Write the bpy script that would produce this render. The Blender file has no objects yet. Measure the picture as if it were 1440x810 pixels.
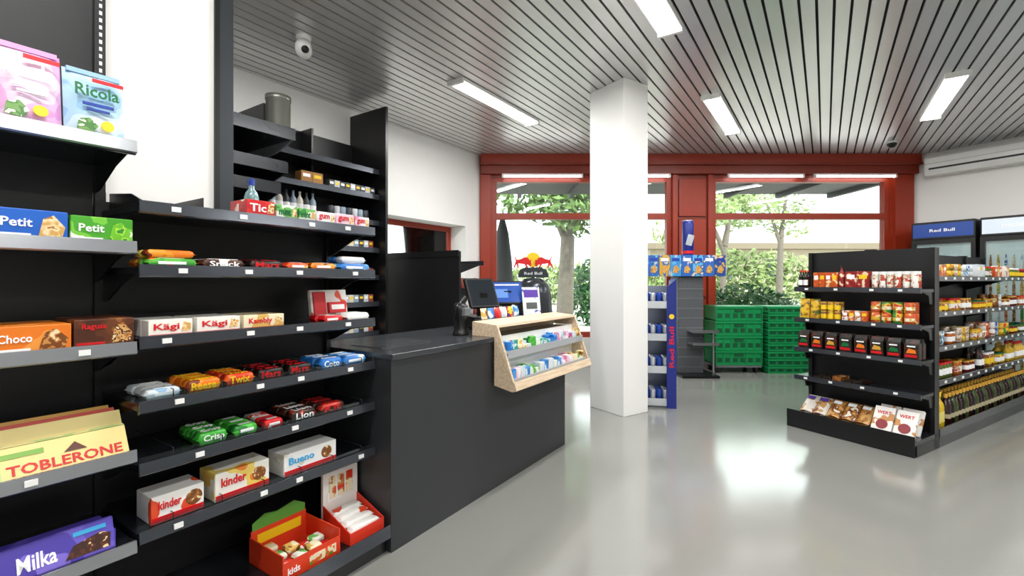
import bpy, bmesh, math, random
from mathutils import Vector, Matrix
random.seed(7)
scene = bpy.context.scene
H = 1.25      # eye height
C = 3.12      # ceiling height

# ------------------------------------------------------------------ materials
def lin(h):
    h = h.lstrip('#')
    r = [int(h[i:i+2], 16)/255 for i in (0, 2, 4)]
    return tuple([(c/12.92 if c <= .04045 else ((c+.055)/1.055)**2.4) for c in r])
_mc = {}
def M(name, hexc, rough=.5, metal=0., var=.06, scale=8., spec=.5, emit=0., coat=0., bump=0.):
    if name in _mc: return _mc[name]
    m = bpy.data.materials.new(name); m.use_nodes = True
    nt = m.node_tree; b = nt.nodes['Principled BSDF']
    c = lin(hexc)
    tc = nt.nodes.new('ShaderNodeTexCoord'); nz = nt.nodes.new('ShaderNodeTexNoise')
    nz.inputs['Scale'].default_value = scale; nz.inputs['Detail'].default_value = 3
    nt.links.new(tc.outputs['Object'], nz.inputs['Vector'])
    mx = nt.nodes.new('ShaderNodeMix'); mx.data_type = 'RGBA'
    mx.inputs[6].default_value = tuple(max(0, x*(1-var)) for x in c)+(1,)
    mx.inputs[7].default_value = tuple(min(1, x*(1+var)) for x in c)+(1,)
    nt.links.new(nz.outputs['Fac'], mx.inputs[0])
    nt.links.new(mx.outputs[2], b.inputs['Base Color'])
    b.inputs['Roughness'].default_value = rough; b.inputs['Metallic'].default_value = metal
    b.inputs['Specular IOR Level'].default_value = spec
    b.inputs['Coat Weight'].default_value = coat
    if emit:
        b.inputs['Emission Color'].default_value = c+(1,); b.inputs['Emission Strength'].default_value = emit
    if bump:
        bp = nt.nodes.new('ShaderNodeBump'); bp.inputs['Strength'].default_value = bump
        nt.links.new(nz.outputs['Fac'], bp.inputs['Height']); nt.links.new(bp.outputs[0], b.inputs['Normal'])
    _mc[name] = m; return m
def MP(name, cols, scale=30., rough=.35, sx=1.):
    """printed packaging: patches of flat colour"""
    if name in _mc: return _mc[name]
    m = bpy.data.materials.new(name); m.use_nodes = True
    nt = m.node_tree; b = nt.nodes['Principled BSDF']
    tc = nt.nodes.new('ShaderNodeTexCoord'); nz = nt.nodes.new('ShaderNodeTexNoise')
    nz.inputs['Scale'].default_value = scale; nz.inputs['Detail'].default_value = 1.5
    nt.links.new(tc.outputs['Object'], nz.inputs['Vector'])
    cr = nt.nodes.new('ShaderNodeValToRGB'); cr.color_ramp.interpolation = 'CONSTANT'
    n = len(cols); el = cr.color_ramp.elements
    el[0].position = 0; el[0].color = lin(cols[0])+(1,)
    pos = {2: [.53], 3: [.5, .6], 4: [.44, .53, .62]}[n]
    el[1].position = pos[0]; el[1].color = lin(cols[1])+(1,)
    for i in range(2, n):
        e = el.new(pos[i-1]); e.color = lin(cols[i])+(1,)
    nt.links.new(nz.outputs['Fac'], cr.inputs[0]); nt.links.new(cr.outputs[0], b.inputs['Base Color'])
    b.inputs['Roughness'].default_value = rough
    _mc[name] = m; return m
def MGlass(name, tint='#f4faf8', refl=.06):
    if name in _mc: return _mc[name]
    m = bpy.data.materials.new(name); m.use_nodes = True; nt = m.node_tree
    nt.nodes.remove(nt.nodes['Principled BSDF'])
    out = nt.nodes['Material Output']; t = nt.nodes.new('ShaderNodeBsdfTransparent'); g = nt.nodes.new('ShaderNodeBsdfGlossy')
    t.inputs[0].default_value = lin(tint)+(1,); g.inputs['Roughness'].default_value = .02
    f = nt.nodes.new('ShaderNodeFresnel'); f.inputs[0].default_value = 1.45
    mx = nt.nodes.new('ShaderNodeMixShader')
    nt.links.new(f.outputs[0], mx.inputs[0]); nt.links.new(t.outputs[0], mx.inputs[1]); nt.links.new(g.outputs[0], mx.inputs[2])
    nt.links.new(mx.outputs[0], out.inputs[0]); _mc[name] = m; return m

WHITE = M('wall_paint_white', '#f6f5f2', .7, var=.015)
PILLAR = M('pillar_paint', '#f7f7f5', .5, var=.01)
BLACK = M('black_powder_coat', '#101113', .34, var=.12, scale=20)
BLACK2 = M('black_panel', '#121316', .42, var=.1)
SHELF = M('shelf_anthracite', '#212429', .22, metal=.35, var=.08)
RAIL = M('price_rail_dark', '#565a61', .2, metal=.7)
RAILL = M('price_rail_light', '#a2a5aa', .22, metal=.6)
TAG = M('price_tag_white', '#f2f2f0', .5)
COUNTER = M('counter_laminate', '#2c2e31', .4, var=.05)
CTOP = M('counter_top', '#383b3f', .18, var=.08)
RED = M('facade_red', '#9c3015', .4, var=.08)
REDD = M('facade_red_dark', '#7f2811', .42, var=.1)
GLASS = MGlass('window_glass')
ACRYL = MGlass('acrylic', '#eaf2f4')
ALU = M('aluminium', '#b9bbbd', .3, metal=.9)
SILVER = M('silver_shelf', '#c9cdd2', .35, metal=.4)
LAMP = M('lamp_diffuser', '#ffffff', .5, emit=7., var=0)
TUBE = M('lamp_tube', '#ffffff', .5, emit=9., var=0)
PLW = M('white_plastic', '#ededeb', .35)
PLB = M('black_plastic', '#0d0d0e', .3)
GREENC = M('crate_green', '#0f8a4c', .4, var=.1)
GREEND = M('crate_green_dark', '#064d2b', .5)
GREY = M('grey_plastic', '#6b6e72', .5)
BLUE = M('blue_print', '#12257e', .35)
T = {k: M('ink_'+k, v, .4, var=0) for k, v in dict(white='#ffffff', red='#d3121c', green='#0f6b36', black='#0c0c0c', blue='#17389c',
     yellow='#f7cf1b', gold='#d6a23a', purple='#5c3aa8', orange='#ef7d1a', brown='#5a2a14', pink='#e58fb8', silver='#cfd2d6', cyan='#3aa6dc').items()}
def wood():
    m = bpy.data.materials.new('birch_wood'); m.use_nodes = True; nt = m.node_tree; b = nt.nodes['Principled BSDF']
    tc = nt.nodes.new('ShaderNodeTexCoord'); mp = nt.nodes.new('ShaderNodeMapping'); mp.inputs['Scale'].default_value = (2, 25, 25)
    nz = nt.nodes.new('ShaderNodeTexNoise'); nz.inputs['Scale'].default_value = 3
    cr = nt.nodes.new('ShaderNodeValToRGB'); cr.color_ramp.elements[0].color = lin('#c8ae90')+(1,); cr.color_ramp.elements[1].color = lin('#e2ceb2')+(1,)
    cr.color_ramp.elements[0].position = .3; cr.color_ramp.elements[1].position = .7
    nt.links.new(tc.outputs['Object'], mp.inputs[0]); nt.links.new(mp.outputs[0], nz.inputs['Vector'])
    nt.links.new(nz.outputs['Fac'], cr.inputs[0]); nt.links.new(cr.outputs[0], b.inputs['Base Color']); b.inputs['Roughness'].default_value = .45
    return m
WOOD = wood()

# ------------------------------------------------------------------ mesh builder
_tc = {}
def text_geo(s):
    if s in _tc: return _tc[s]
    cu = bpy.data.curves.new('t', 'FONT'); cu.body = s; cu.size = 1; cu.extrude = .012; cu.offset = .018; cu.resolution_u = 2
    o = bpy.data.objects.new('t', cu); scene.collection.objects.link(o); bpy.context.view_layer.update()
    me = bpy.data.meshes.new_from_object(o.evaluated_get(bpy.context.evaluated_depsgraph_get()))
    vs = [v.co.copy() for v in me.vertices]; fs = [tuple(p.vertices) for p in me.polygons]
    bpy.data.objects.remove(o); bpy.data.meshes.remove(me); bpy.data.curves.remove(cu)
    x0 = min(v.x for v in vs); x1 = max(v.x for v in vs); y0 = min(v.y for v in vs); y1 = max(v.y for v in vs)
    _tc[s] = (vs, fs, x0, x1, y0, y1); return _tc[s]
class B:
    def __init__(s, name, frame=(0, 0, 0), z=0):
        s.name = name; s.f = frame; s.z = z; s.V = []; s.F = []; s.FM = []; s.FS = []; s.mats = []
    def mi(s, m):
        if m not in s.mats: s.mats.append(m)
        return s.mats.index(m)
    def add(s, vs, fs, m, smooth=False, mx=None):
        n = len(s.V); i = s.mi(m)
        for v in vs:
            v = Vector(v); s.V.append(mx @ v if mx else v)
        for f in fs: s.F.append([n+k for k in f]); s.FM.append(i); s.FS.append(smooth)
    def box(s, x0, x1, y0, y1, z0, z1, m, bev=0, mx=None):
        if bev <= 0:
            vs = [(x0,y0,z0),(x1,y0,z0),(x1,y1,z0),(x0,y1,z0),(x0,y0,z1),(x1,y0,z1),(x1,y1,z1),(x0,y1,z1)]
            s.add(vs, [(3,2,1,0),(4,5,6,7),(0,1,5,4),(1,2,6,5),(2,3,7,6),(3,0,4,7)], m, mx=mx)
        else:
            bm = bmesh.new(); bmesh.ops.create_cube(bm, size=1)
            for v in bm.verts: v.co = Vector(((x0+x1)/2+v.co.x*(x1-x0), (y0+y1)/2+v.co.y*(y1-y0), (z0+z1)/2+v.co.z*(z1-z0)))
            bmesh.ops.bevel(bm, geom=bm.edges[:], offset=bev, segments=2, affect='EDGES', profile=.5)
            bm.verts.index_update()
            s.add([v.co.copy() for v in bm.verts], [[v.index for v in f.verts] for f in bm.faces], m, mx=mx); bm.free()
    def prism(s, pts, a, b, m, ax='x', mx=None):
        n = len(pts)
        def mk(t, p):
            return {'x': (t, p[0], p[1]), 'y': (p[0], t, p[1]), 'z': (p[0], p[1], t)}[ax]
        vs = [mk(a, p) for p in pts]+[mk(b, p) for p in pts]
        s.add(vs, [list(range(n))[::-1], list(range(n, 2*n))]+[(i, (i+1) % n, n+(i+1) % n, n+i) for i in range(n)], m, mx=mx)
    def lathe(s, cx, cy, prof, m, seg=14, mx=None, z=0):
        vs = []; fs = []
        for r, h in prof:
            for k in range(seg):
                a = 2*math.pi*k/seg; vs.append((cx+r*math.cos(a), cy+r*math.sin(a), z+h))
        for j in range(len(prof)-1):
            for k in range(seg):
                fs.append((j*seg+k, j*seg+(k+1) % seg, (j+1)*seg+(k+1) % seg, (j+1)*seg+k))
        s.add(vs, fs, m, True, mx)
        s.add(vs[:seg], [list(range(seg))[::-1]], m, False, mx); s.add(vs[-seg:], [list(range(seg))], m, False, mx)
    def rod(s, p0, p1, r, m, seg=8, r1=None):
        p0 = Vector(p0); p1 = Vector(p1); d = p1-p0
        q = d.to_track_quat('Z', 'Y').to_matrix().to_4x4(); mx = Matrix.Translation(p0) @ q
        s.lathe(0, 0, [(r, 0), (r if r1 is None else r1, d.length)], m, seg, mx)
    def wrap(s, cx, cy, z, l, d, h, m, mx=None, seg=12):
        """flow-wrapped bar with crimped flat ends, along x"""
        st = [(-.5, .88, .05), (-.455, .9, .06), (-.43, .98, .75), (-.38, 1, 1), (.38, 1, 1), (.43, .98, .75), (.455, .9, .06), (.5, .88, .05)]
        vs = []; fs = []
        for t, a, b_ in st:
            for k in range(seg):
                an = 2*math.pi*(k+.5)/seg; c_, s_ = math.cos(an), math.sin(an)
                q = .36
                yy = math.copysign(abs(c_)**q, c_)*d/2*a; zz = math.copysign(abs(s_)**q, s_)*h/2*b_
                vs.append((cx+t*l, cy+yy, z+h/2+zz))
        for j in range(len(st)-1):
            for k in range(seg): fs.append((j*seg+k, (j+1)*seg+k, (j+1)*seg+(k+1) % seg, j*seg+(k+1) % seg))
        fs.append(list(range(seg))); fs.append([(len(st)-1)*seg+k for k in range(seg)][::-1])
        s.add(vs, fs, m, True, mx)
    def pouch(s, x0, x1, y, z0, z1, th, m, lean=0., n=8, mx=None):
        for side in (-1, 1):
            vs = []; fs = []
            for j in range(n+1):
                for i in range(n+1):
                    a = i/n; c = j/n
                    p = (max(0, math.sin(math.pi*a))**.5)*(max(0, math.sin(math.pi*min(1, .12+c*.88)))**.5)
                    wr = 0.004*math.sin(9*a+5*c)*p
                    vs.append((x0+(x1-x0)*a, y+side*(th/2*p+wr*side)+lean*c*(z1-z0), z0+(z1-z0)*c))
            for j in range(n):
                for i in range(n):
                    q = [j*(n+1)+i, j*(n+1)+i+1, (j+1)*(n+1)+i+1, (j+1)*(n+1)+i]
                    fs.append(q if side == -1 else q[::-1])
            s.add(vs, fs, m, True, mx)
    def text(s, t, x0, x1, y, z0, z1, m, top=False, mx=None, vert=False):
        vs, fs, a0, a1, b0, b1 = text_geo(t)
        out = []
        for v in vs:
            a = (v.x-a0)/(a1-a0); c = (v.y-b0)/(b1-b0); dpt = -v.z*.08
            if vert: out.append((x1-(x1-x0)*c, y+dpt, z0+(z1-z0)*a))
            else: out.append((x0+(x1-x0)*a, y+dpt, z0+(z1-z0)*c))
        s.add(out, fs, m, mx=mx)
    def done(s, parent=None):
        me = bpy.data.meshes.new(s.name); me.from_pydata([tuple(v) for v in s.V], [], s.F); me.update()
        for m in s.mats: me.materials.append(m)
        for p, i, sm in zip(me.polygons, s.FM, s.FS): p.material_index = i; p.use_smooth = sm
        o = bpy.data.objects.new(s.name, me); scene.collection.objects.link(o)
        o.location = (s.f[0], s.f[1], s.z); o.rotation_euler = (0, 0, s.f[2])
        if parent: o.parent = parent
        return o
def MXr(px, py, pz, rx=0, ry=0, rz=0):
    t = Matrix.Translation((px, py, pz))
    return t @ Matrix.Rotation(rz, 4, 'Z') @ Matrix.Rotation(ry, 4, 'Y') @ Matrix.Rotation(rx, 4, 'X')

# ------------------------------------------------------------------ frames
C0 = (-.555, 2.154); LA = math.atan2(.832, .555)
FL = (C0[0], C0[1], LA)                       # x along counter (away), y to the left wall
def LW(u, w): return (C0[0]+u*.555-w*.832, C0[1]+u*.832+w*.555)
P0 = (2.835, 3.30)
GE = (P0[0], P0[1], math.atan2(-.863, .506))  # gondola end, y into gondola, x to the near side
P1 = (P0[0]+.37*.863, P0[1]+.37*.506)
GS = (P1[0], P1[1], math.atan2(.506, .863))   # gondola long side
BL = (-.48, 7.05); BR = (6.04, 7.05)
RR = (6.04+.506*11, 7.05-.863*11); kk = (7.05-RR[1])/.832; RL = (-.48-.555*kk, RR[1])
ROOM = [RL, RR, BR, BL]                        # ccw

# ------------------------------------------------------------------ shell
def floor_mat():
    m = bpy.data.materials.new('resin_floor'); m.use_nodes = True; nt = m.node_tree; b = nt.nodes['Principled BSDF']
    tc = nt.nodes.new('ShaderNodeTexCoord'); n1 = nt.nodes.new('ShaderNodeTexNoise'); n1.inputs['Scale'].default_value = 1.2; n1.inputs['Detail'].default_value = 4
    n2 = nt.nodes.new('ShaderNodeTexNoise'); n2.inputs['Scale'].default_value = 60
    nt.links.new(tc.outputs['Object'], n1.inputs['Vector']); nt.links.new(tc.outputs['Object'], n2.inputs['Vector'])
    cr = nt.nodes.new('ShaderNodeValToRGB'); cr.color_ramp.elements[0].color = lin('#868782')+(1,); cr.color_ramp.elements[1].color = lin('#93948f')+(1,)
    nt.links.new(n1.outputs['Fac'], cr.inputs[0]); nt.links.new(cr.outputs[0], b.inputs['Base Color'])
    mr = nt.nodes.new('ShaderNodeMapRange'); mr.inputs['To Min'].default_value = .11; mr.inputs['To Max'].default_value = .19
    nt.links.new(n1.outputs['Fac'], mr.inputs[0]); nt.links.new(mr.outputs[0], b.inputs['Roughness'])
    bp = nt.nodes.new('ShaderNodeBump'); bp.inputs['Strength'].default_value = .02; bp.inputs['Distance'].default_value = .01
    nt.links.new(n2.outputs['Fac'], bp.inputs['Height']); nt.links.new(bp.outputs[0], b.inputs['Normal'])
    b.inputs['Specular IOR Level'].default_value = 1.0
    b.inputs['Coat Weight'].default_value = .45; b.inputs['Coat Roughness'].default_value = .12
    return m
b = B('floor'); b.prism([(RL[0]-.3, RL[1]-.2), (RR[0]+.3, RR[1]-.2), (BR[0]+.12, BR[1]+.12), (BL[0]-.12, BL[1]+.12)], -.1, 0, floor_mat(), 'z'); b.done()

def clip(poly, R):
    out = poly
    for i in range(len(R)):
        a = Vector(R[i]); c = Vector(R[(i+1) % len(R)]); e = c-a; inp = out; out = []
        def ins(p): return e.x*(p[1]-a.y)-e.y*(p[0]-a.x)
        for j in range(len(inp)):
            p = inp[j]; q = inp[(j+1) % len(inp)]; sp = ins(p); sq = ins(q)
            if sp >= 0: out.append(p)
            if (sp >= 0) != (sq >= 0):
                t = sp/(sp-sq); out.append((p[0]+t*(q[0]-p[0]), p[1]+t*(q[1]-p[1])))
        if not out: return []
    return out
b = B('ceiling')
SLAT = M('ceiling_slat_metal', '#d8d8d7', .3, metal=.5, var=.05, scale=2)
GAP = M('ceiling_gap_dark', '#333435', .7)
b.prism([RL, RR, BR, BL], C+.045, C+.12, GAP, 'z')
w = -12.0
while w < 3.0:
    p = clip([LW(-12, w+.082), LW(-12, w), LW(14, w), LW(14, w+.082)], ROOM)
    if len(p) >= 3: b.prism(p, C, C+.02, SLAT, 'z')
    w += .1
b.done()

WL = 2.66
b = B('wall_left', FL)
b.box(-8, 2.25, WL, WL+.38, 0, C+.12, WHITE); b.box(3.78, 4.2, WL, WL+.38, 0, C+.12, WHITE)
b.box(2.25, 3.78, WL, WL+.38, 2.04, C+.12, WHITE); b.box(2.25, 3.78, WL, WL+.38, 0, .9, WHITE); b.done()
b = B('window_1', FL)
for (a, c, z0, z1) in ((2.25, 2.31, .9, 2.04), (3.72, 3.78, .9, 2.04), (2.31, 3.72, .9, .97), (2.31, 3.72, 1.97, 2.04)):
    b.box(a, c, WL+.28, WL+.34, z0, z1, RED)
b.box(2.31, 3.72, WL+.305, WL+.31, .97, 1.97, GLASS); b.done()
RWF = (6.04, 7.05, math.atan2(-.863, .506))
b = B('wall_right', RWF); b.box(0, 11.1, 0, .2, 0, C+.12, WHITE); b.done()
b = B('baseboard_right', RWF); b.box(0.12, 11, -.015, 0, 0, .08, GREY); b.done()
b = B('baseboard_left', FL); b.box(-8, 4.0, WL-.015, WL, 0, .08, GREY); b.done()
b = B('wall_rear'); b.box(RL[0]-.2, RR[0]+.2, RR[1]-.2, RR[1], 0, C+.12, WHITE); b.done()
b = B('wall_partition', FL); b.box(-4.2, -.53, .50, .62, 0, C, WHITE); b.done()
b = B('trim_1', FL)
b.box(-.53, -.455, .49, .63, 0, C, M('post_graphite', '#3c4045', .35, metal=.4)); b.box(-.532, -.512, .485, .49, 0, C, BLACK); b.done()

# back facade
FY = 7.05
b = B('wall_back')
LOWW = M('parapet_grey', '#d4d4d1', .6)
b.box(-.6, 6.16, FY, FY+.2, 0, .40, LOWW); b.box(-.6, 6.16, FY, FY+.2, 2.8, C+.12, REDD)
b.box(-.6, -.30, FY, FY+.2, .40, 2.8, RED); b.box(2.40, 3.0, FY, FY+.2, .40, 2.8, REDD); b.box(5.68, 6.16, FY, FY+.2, .40, 2.8, RED)
b.done()
b = B('trim_2')
b.box(-.46, 6.02, FY-.16, FY-.001, 2.96, C-.002, RED); b.box(-.46, 6.02, FY-.11, FY-.001, 2.84, 2.958, REDD); b.box(-.46, 6.02, FY-.18, FY-.16, 2.96, 2.99, REDD)
b.box(-.47, -.32, FY-.05, FY-.001, .0, 2.838, RED); b.box(5.72, 6.0, FY-.05, FY-.001, 0, 2.838, RED)
b.box(2.40, 2.47, FY-.05, FY-.001, 0, 2.838, RED); b.box(2.93, 3.0, FY-.05, FY-.001, 0, 2.838, RED)
for k in range(4): b.box(2.50, 2.90, FY-.03, FY-.001, .42+.6*k, .97+.6*k, RED)
b.done()
for n, (x0, x1) in enumerate(((-.30, 2.40), (3.0, 5.68))):
    b = B('window_%d' % (n+2)); t = .07
    b.box(x0, x0+t, FY+.02, FY+.12, .4, 2.8, RED); b.box(x1-t, x1, FY+.02, FY+.12, .4, 2.8, RED)
    for z0, z1 in ((.4, .48), (2.18, 2.27), (2.74, 2.8)): b.box(x0+t, x1-t, FY+.02, FY+.12, z0, z1, RED)
    b.box(x0+t, x1-t, FY+.065, FY+.072, .48, 2.18, GLASS); b.box(x0+t, x1-t, FY+.065, FY+.072, 2.27, 2.74, GLASS)
    b.done()
for x0, x1 in ((-.15, 1.05), (1.2, 2.35), (3.2, 4.33), (4.48, 5.7)):
    b = B('fluorescent_tube_lamp'); b.box(x0, x1, FY-.10, FY-.06, 2.815, 2.839, PLW)
    b.rod((x0+.03, FY-.09, 2.80), (x1-.03, FY-.09, 2.80), .014, TUBE); b.box(x0, x0+.03, FY-.11, FY-.07, 2.78, 2.82, PLW); b.box(x1-.03, x1, FY-.11, FY-.07, 2.78, 2.82, PLW); b.done()

# pillar
PA = math.atan2(.55, .835)
b = B('wall_pillar', (1.023, 4.30, PA)); b.box(0, .33, 0, .45, 0, C, PILLAR, bev=.006); b.done()

# ceiling lamps
def lamp(u, w, L=1.4, P=36):
    b = B('ceiling_lamp', (*LW(u, w), LA), z=C)
    b.box(0, L, -.09, .09, -.022, 0, PLW); b.box(.03, L-.03, -.075, .075, -.03, -.0221, LAMP)
    for k in (-.035, .035): b.rod((.04, k, -.035), (L-.04, k, -.035), .012, TUBE)
    b.box(0, .03, -.09, .09, -.045, -.0221, PLW); b.box(L-.03, L, -.09, .09, -.045, -.0221, PLW)
    o = b.done()
    ld = bpy.data.lights.new('lamp_light', 'AREA'); ld.shape = 'RECTANGLE'; ld.size = L-.1; ld.size_y = .14; ld.energy = P; ld.color = (1, .985, .955)
    lo = bpy.data.objects.new('lamp_light', ld); scene.collection.objects.link(lo); lo.parent = o; lo.location = (L/2, 0, -.055)
for u, w in ((1.84, 1.2), (-1.2, 1.2), (3.52, -.7), (.68, -.7), (-2.1, -.7), (4.2, -2.65), (1.35, -2.65), (-1.5, -2.65), (1.5, -4.6), (4.2, -4.6), (-1.5, -4.6)):
    lamp(u, w)

# ------------------------------------------------------------------ shelving along the left
def shelf(b, x0, x1, yl, yb, z, light=False, tags=3, bracket=True):
    """z = middle of the price rail"""
    b.box(x0, x1, yl+.012, yb, z-.012, z+.010, SHELF)
    b.prism([(yl, z-.017), (yl+.006, z-.021), (yl+.012, z-.021), (yl+.012, z+.019), (yl+.004, z+.019)], x0, x1, RAILL if light else RAIL, 'x')
    b.box(x0, x1, yl+.012, yl+.02, z-.024, z+.012, SHELF)
    for i in range(tags):
        c = x0+(x1-x0)*(i+.5+random.uniform(-.2, .2))/tags
        b.box(c-.013, c+.013, yl-.003, yl+.004, z-.008, z+.008, TAG)
    if bracket:
        for a in (x0+.004, x1-.012):
            b.prism([(yl+.05, z-.0125), (yb, z-.0125), (yb, z-.11), (yb-.06, z-.10), (yl+.16, z-.04)], a, a+.006, BLACK, 'x')
LIP = .10; BK = .46
J = -.92
b = B('candy_shelving_unit', FL)
b.box(J, -.005, BK, BK+.03, 0, 1.53, BLACK2)
b.box(J-.015, J+.015, BK-.02, BK+.0, 0, 1.56, BLACK)
b.box(-.03, -.005, BK-.02, BK, 0, 1.53, BLACK)
for z, t in ((1.482, 4), (1.283, 4), (1.058, 4), (.856, 4), (.664, 3), (.451, 4)):
    shelf(b, J+.003, -.006, LIP, BK, z, False, t)
b.box(J, -.006, .03, BK, 0, .085, BLACK); b.box(J, -.006, 0, BK, .085, .115, SHELF); b.box(J, -.006, -.004, .0, .075, .135, RAIL)
for z in (.856, .664, .451):
    for k in range(6):
        x = J+.1+k*.15
        b.rod((x, LIP+.02, z+.04), (x, BK-.02, z+.04), .0018, RAIL, 5); b.rod((x, LIP+.02, z+.01), (x, LIP+.02, z+.04), .0018, RAIL, 5)
    b.box(J+.005, -.01, LIP+.012, LIP+.014, z+.012, z+.035, ACRYL)
b.prism([(LIP+.02, 1.493), (BK, 1.493), (BK, 1.56), (LIP+.16, 1.54)], J+.03, J+.034, BLACK, 'x')
b.box(-.72, -.717, LIP+.05, BK, 1.493, 1.54, BLACK)
# tall bay
b.box(J-1.0, J-.016, BK, BK+.03, 0, 2.45, BLACK2)
b.box(J-.016, J+.014, BK-.02, BK+.03, 1.56, 2.45, BLACK)
for k in range(34): b.box(J-.004, J+.004, BK-.0215, BK-.02, 1.6+k*.025, 1.613+k*.025, TAG)
for z, t in ((1.662, 1), (1.353, 1), (1.045, 3), (.712, 2), (.432, 2)):
    shelf(b, J-.997, J-.003, LIP, BK, z, True, t)
b.box(J-1, J-.002, .03, BK, 0, .085, BLACK); b.box(J-1, J-.002, 0, BK, .085, .115, SHELF)
b.done()

# ---- products: tall bay
def pouchbag(name, x0, x1, z, h, cols, label, ink, band, sub):
    b = B(name, FL); m = MP(name+label+cols[0], cols, 9)
    b.pouch(x0, x1, .20, z, z+h, .06, m, lean=.12)
    tx = Matrix.Translation((0, .162+.12*h*.6, z+h*.6)) @ Matrix.Rotation(-.12, 4, 'X')
    b.text(label, x0+.018, x1-.022, -.006, .0, h*.17, ink, mx=tx)
    b.box(x0+.06, x1-.008, -.0, .003, h*.24, h*.29, T['red'], mx=tx)
    b.box(x0+.008, x1-.008, .19+.12*h*.95, .21+.12*h*.95, z+h*.955, z+h+.004, band)
    b.prism([(x0+.02, -h*.48), (x0+.055, -h*.50), (x0+.07, -h*.40), (x0+.05, -h*.30), (x0+.025, -h*.34)], -.002, .0, MP('herb_pic', ['#6c9a4a', '#3f7a35', '#dfe8c8'], 50), 'y', mx=tx)
    b.lathe(0, 0, [(.016, 0), (.016, .003)], T['yellow'], 14, mx=tx @ MXr((x0+x1)/2+.02, 0, -h*.38, rx=math.pi/2))
    b.box(x0+.035, x1-.035, -.004, .0, -h*.12, -h*.08, sub, mx=tx); b.box(x0+.045, x1-.045, -.004, .0, -h*.19, -h*.16, sub, mx=tx)
    b.done()
zz = 1.672
pk = ['#dc96d0', '#e6b0dc', '#efd0ea', '#f3e4f2']; bl = ['#94c0e0', '#aed2e8', '#cfe4f2', '#eaf4fa']
pouchbag('herb_candy_bag', -1.215, -1.072, zz, .235, pk, 'Ricola', T['white'], M('bag_pink', '#d9a0cf', .35), T['white'])
pouchbag('herb_candy_bag', -1.068, -.925, zz, .215, bl, 'Ricola', T['green'], M('bag_seal_blue', '#9cc4e0', .35), T['blue'])
pouchbag('herb_candy_bag', -1.37, -1.225, zz, .235, pk, 'Ricola', T['white'], M('bag_pink', '#d9a0cf', .35), T['white'])
def carton(name, frame, x0, x1, y, z, d, h, m, txt=None, ink=None, tz=(.35, .75), extra=None, pic=None, bev=.003):
    b = B(name, frame); b.box(x0, x1, y, y+d, z, z+h, m, bev=bev)
    L = x1-x0
    if pic: b.prism([(x0+L*.60, z+h*.12), (x0+L*.92, z+h*.12), (x0+L*.96, z+h*.45), (x0+L*.8, z+h*.85), (x0+L*.66, z+h*.7)], y-.0015, y, pic, 'y')
    if txt: b.text(txt, x0+L*.12, x0+L*.52, y-.0012, z+h*tz[0], z+h*tz[1], ink)
    b.box(x0+L*.04, x0+L*.5, y-.001, y, z+h*.1, z+h*.18, ink if ink else T['white'])
    b.done()
z2 = 1.364
bisc = MP('biscuit_pic', ['#d9a65a', '#e8c58a', '#f1dcb0', '#b5782f'], 60)
carton('biscuit_box', FL, -1.225, -1.075, .13, z2, .2, .08, MP('p_blue', ['#1e62c4', '#1e62c4', '#2f86dd', '#2f86dd'], 10), 'Petit', T['white'], tz=(.4, .7), pic=bisc)
carton('biscuit_box', FL, -1.07, -.925, .13, z2, .2, .075, MP('p_green', ['#4aa52b', '#4aa52b', '#77c63f', '#eef6df'], 14), 'Petit', T['white'], tz=(.4, .7), pic=MP('apple_pic', ['#6fc02a', '#a6dc4a', '#2f8a2c'], 50))
carton('biscuit_box', FL, -1.42, -1.25, .13, z2, .2, .075, MP('p_blue', ['#1e62c4']*2), 'Petit', T['white'])
z3 = 1.056
carton('chocolate_cookie_box', FL, -1.235, -1.07, .12, z3, .2, .074, MP('p_orange', ['#e87a1e', '#e87a1e', '#f29a3f', '#f29a3f'], 10), 'Choco', T['white'], tz=(.4, .7), pic=MP('cookie_pic', ['#7c4418', '#c98a4a', '#f1dcb0'], 60))
carton('chocolate_cookie_box', FL, -1.065, -.925, .12, z3, .2, .082, MP('p_brown', ['#4b2413', '#5c2f18', '#6c3a1d', '#8f5a2c'], 16), 'Ragusa', T['red'], tz=(.6, .85), pic=MP('nut_pic', ['#a8682c', '#d7a86a', '#5a2a14', '#e8d0a0'], 60))
z4 = .723
b = B('triangular_chocolate_bar_stack', FL)
YEL = M('choc_yellow', '#ecd78c', .35); CRE = M('choc_cream', '#f2e7bf', .35); REDP = M('choc_red', '#c83a1c', .35); GRT = MP('choc_green', ['#b9d38a', '#e9e2a0'], 20)
def tri(y, z, s, m, x0=-1.36, x1=-.935, flip=False):
    p = [(y, z), (y+s, z), (y+s/2, z+s*.87)] if not flip else [(y, z+s*.87), (y+s/2, z), (y+s, z+s*.87)]
    b.prism(p, x0, x1, m, 'x')
S4 = .088
tri(.125, z4, S4, YEL); tri(.216, z4, S4, CRE); tri(.307, z4, S4, YEL); tri(.1705, z4+.002, S4, GRT, flip=True); tri(.2615, z4+.002, S4, CRE, flip=True)
tri(.19, z4+.079, .045, YEL); tri(.24, z4+.079, .045, REDP); tri(.29, z4+.079, .045, M('choc_gold', '#c9952e', .35))
tl = Matrix.Translation((0, .1235, z4)) @ Matrix.Rotation(-math.radians(30), 4, 'X')
b.text('TOBLERONE', -1.195, -.95, 0, .010, .038, T['red'], mx=tl)
b.prism([(-1.08, .045), (-1.03, .045), (-1.055, .07)], -.002, 0, T['brown'], 'y', mx=tl)
b.box(-1.35, -1.12, -.001, .0, .058, .072, M('choc_stripe_green', '#7fb04a', .4), mx=tl); b.box(-1.35, -1.205, -.001, .0, .004, .058, GRT, mx=tl)
b.done()
z5 = .443
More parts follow.
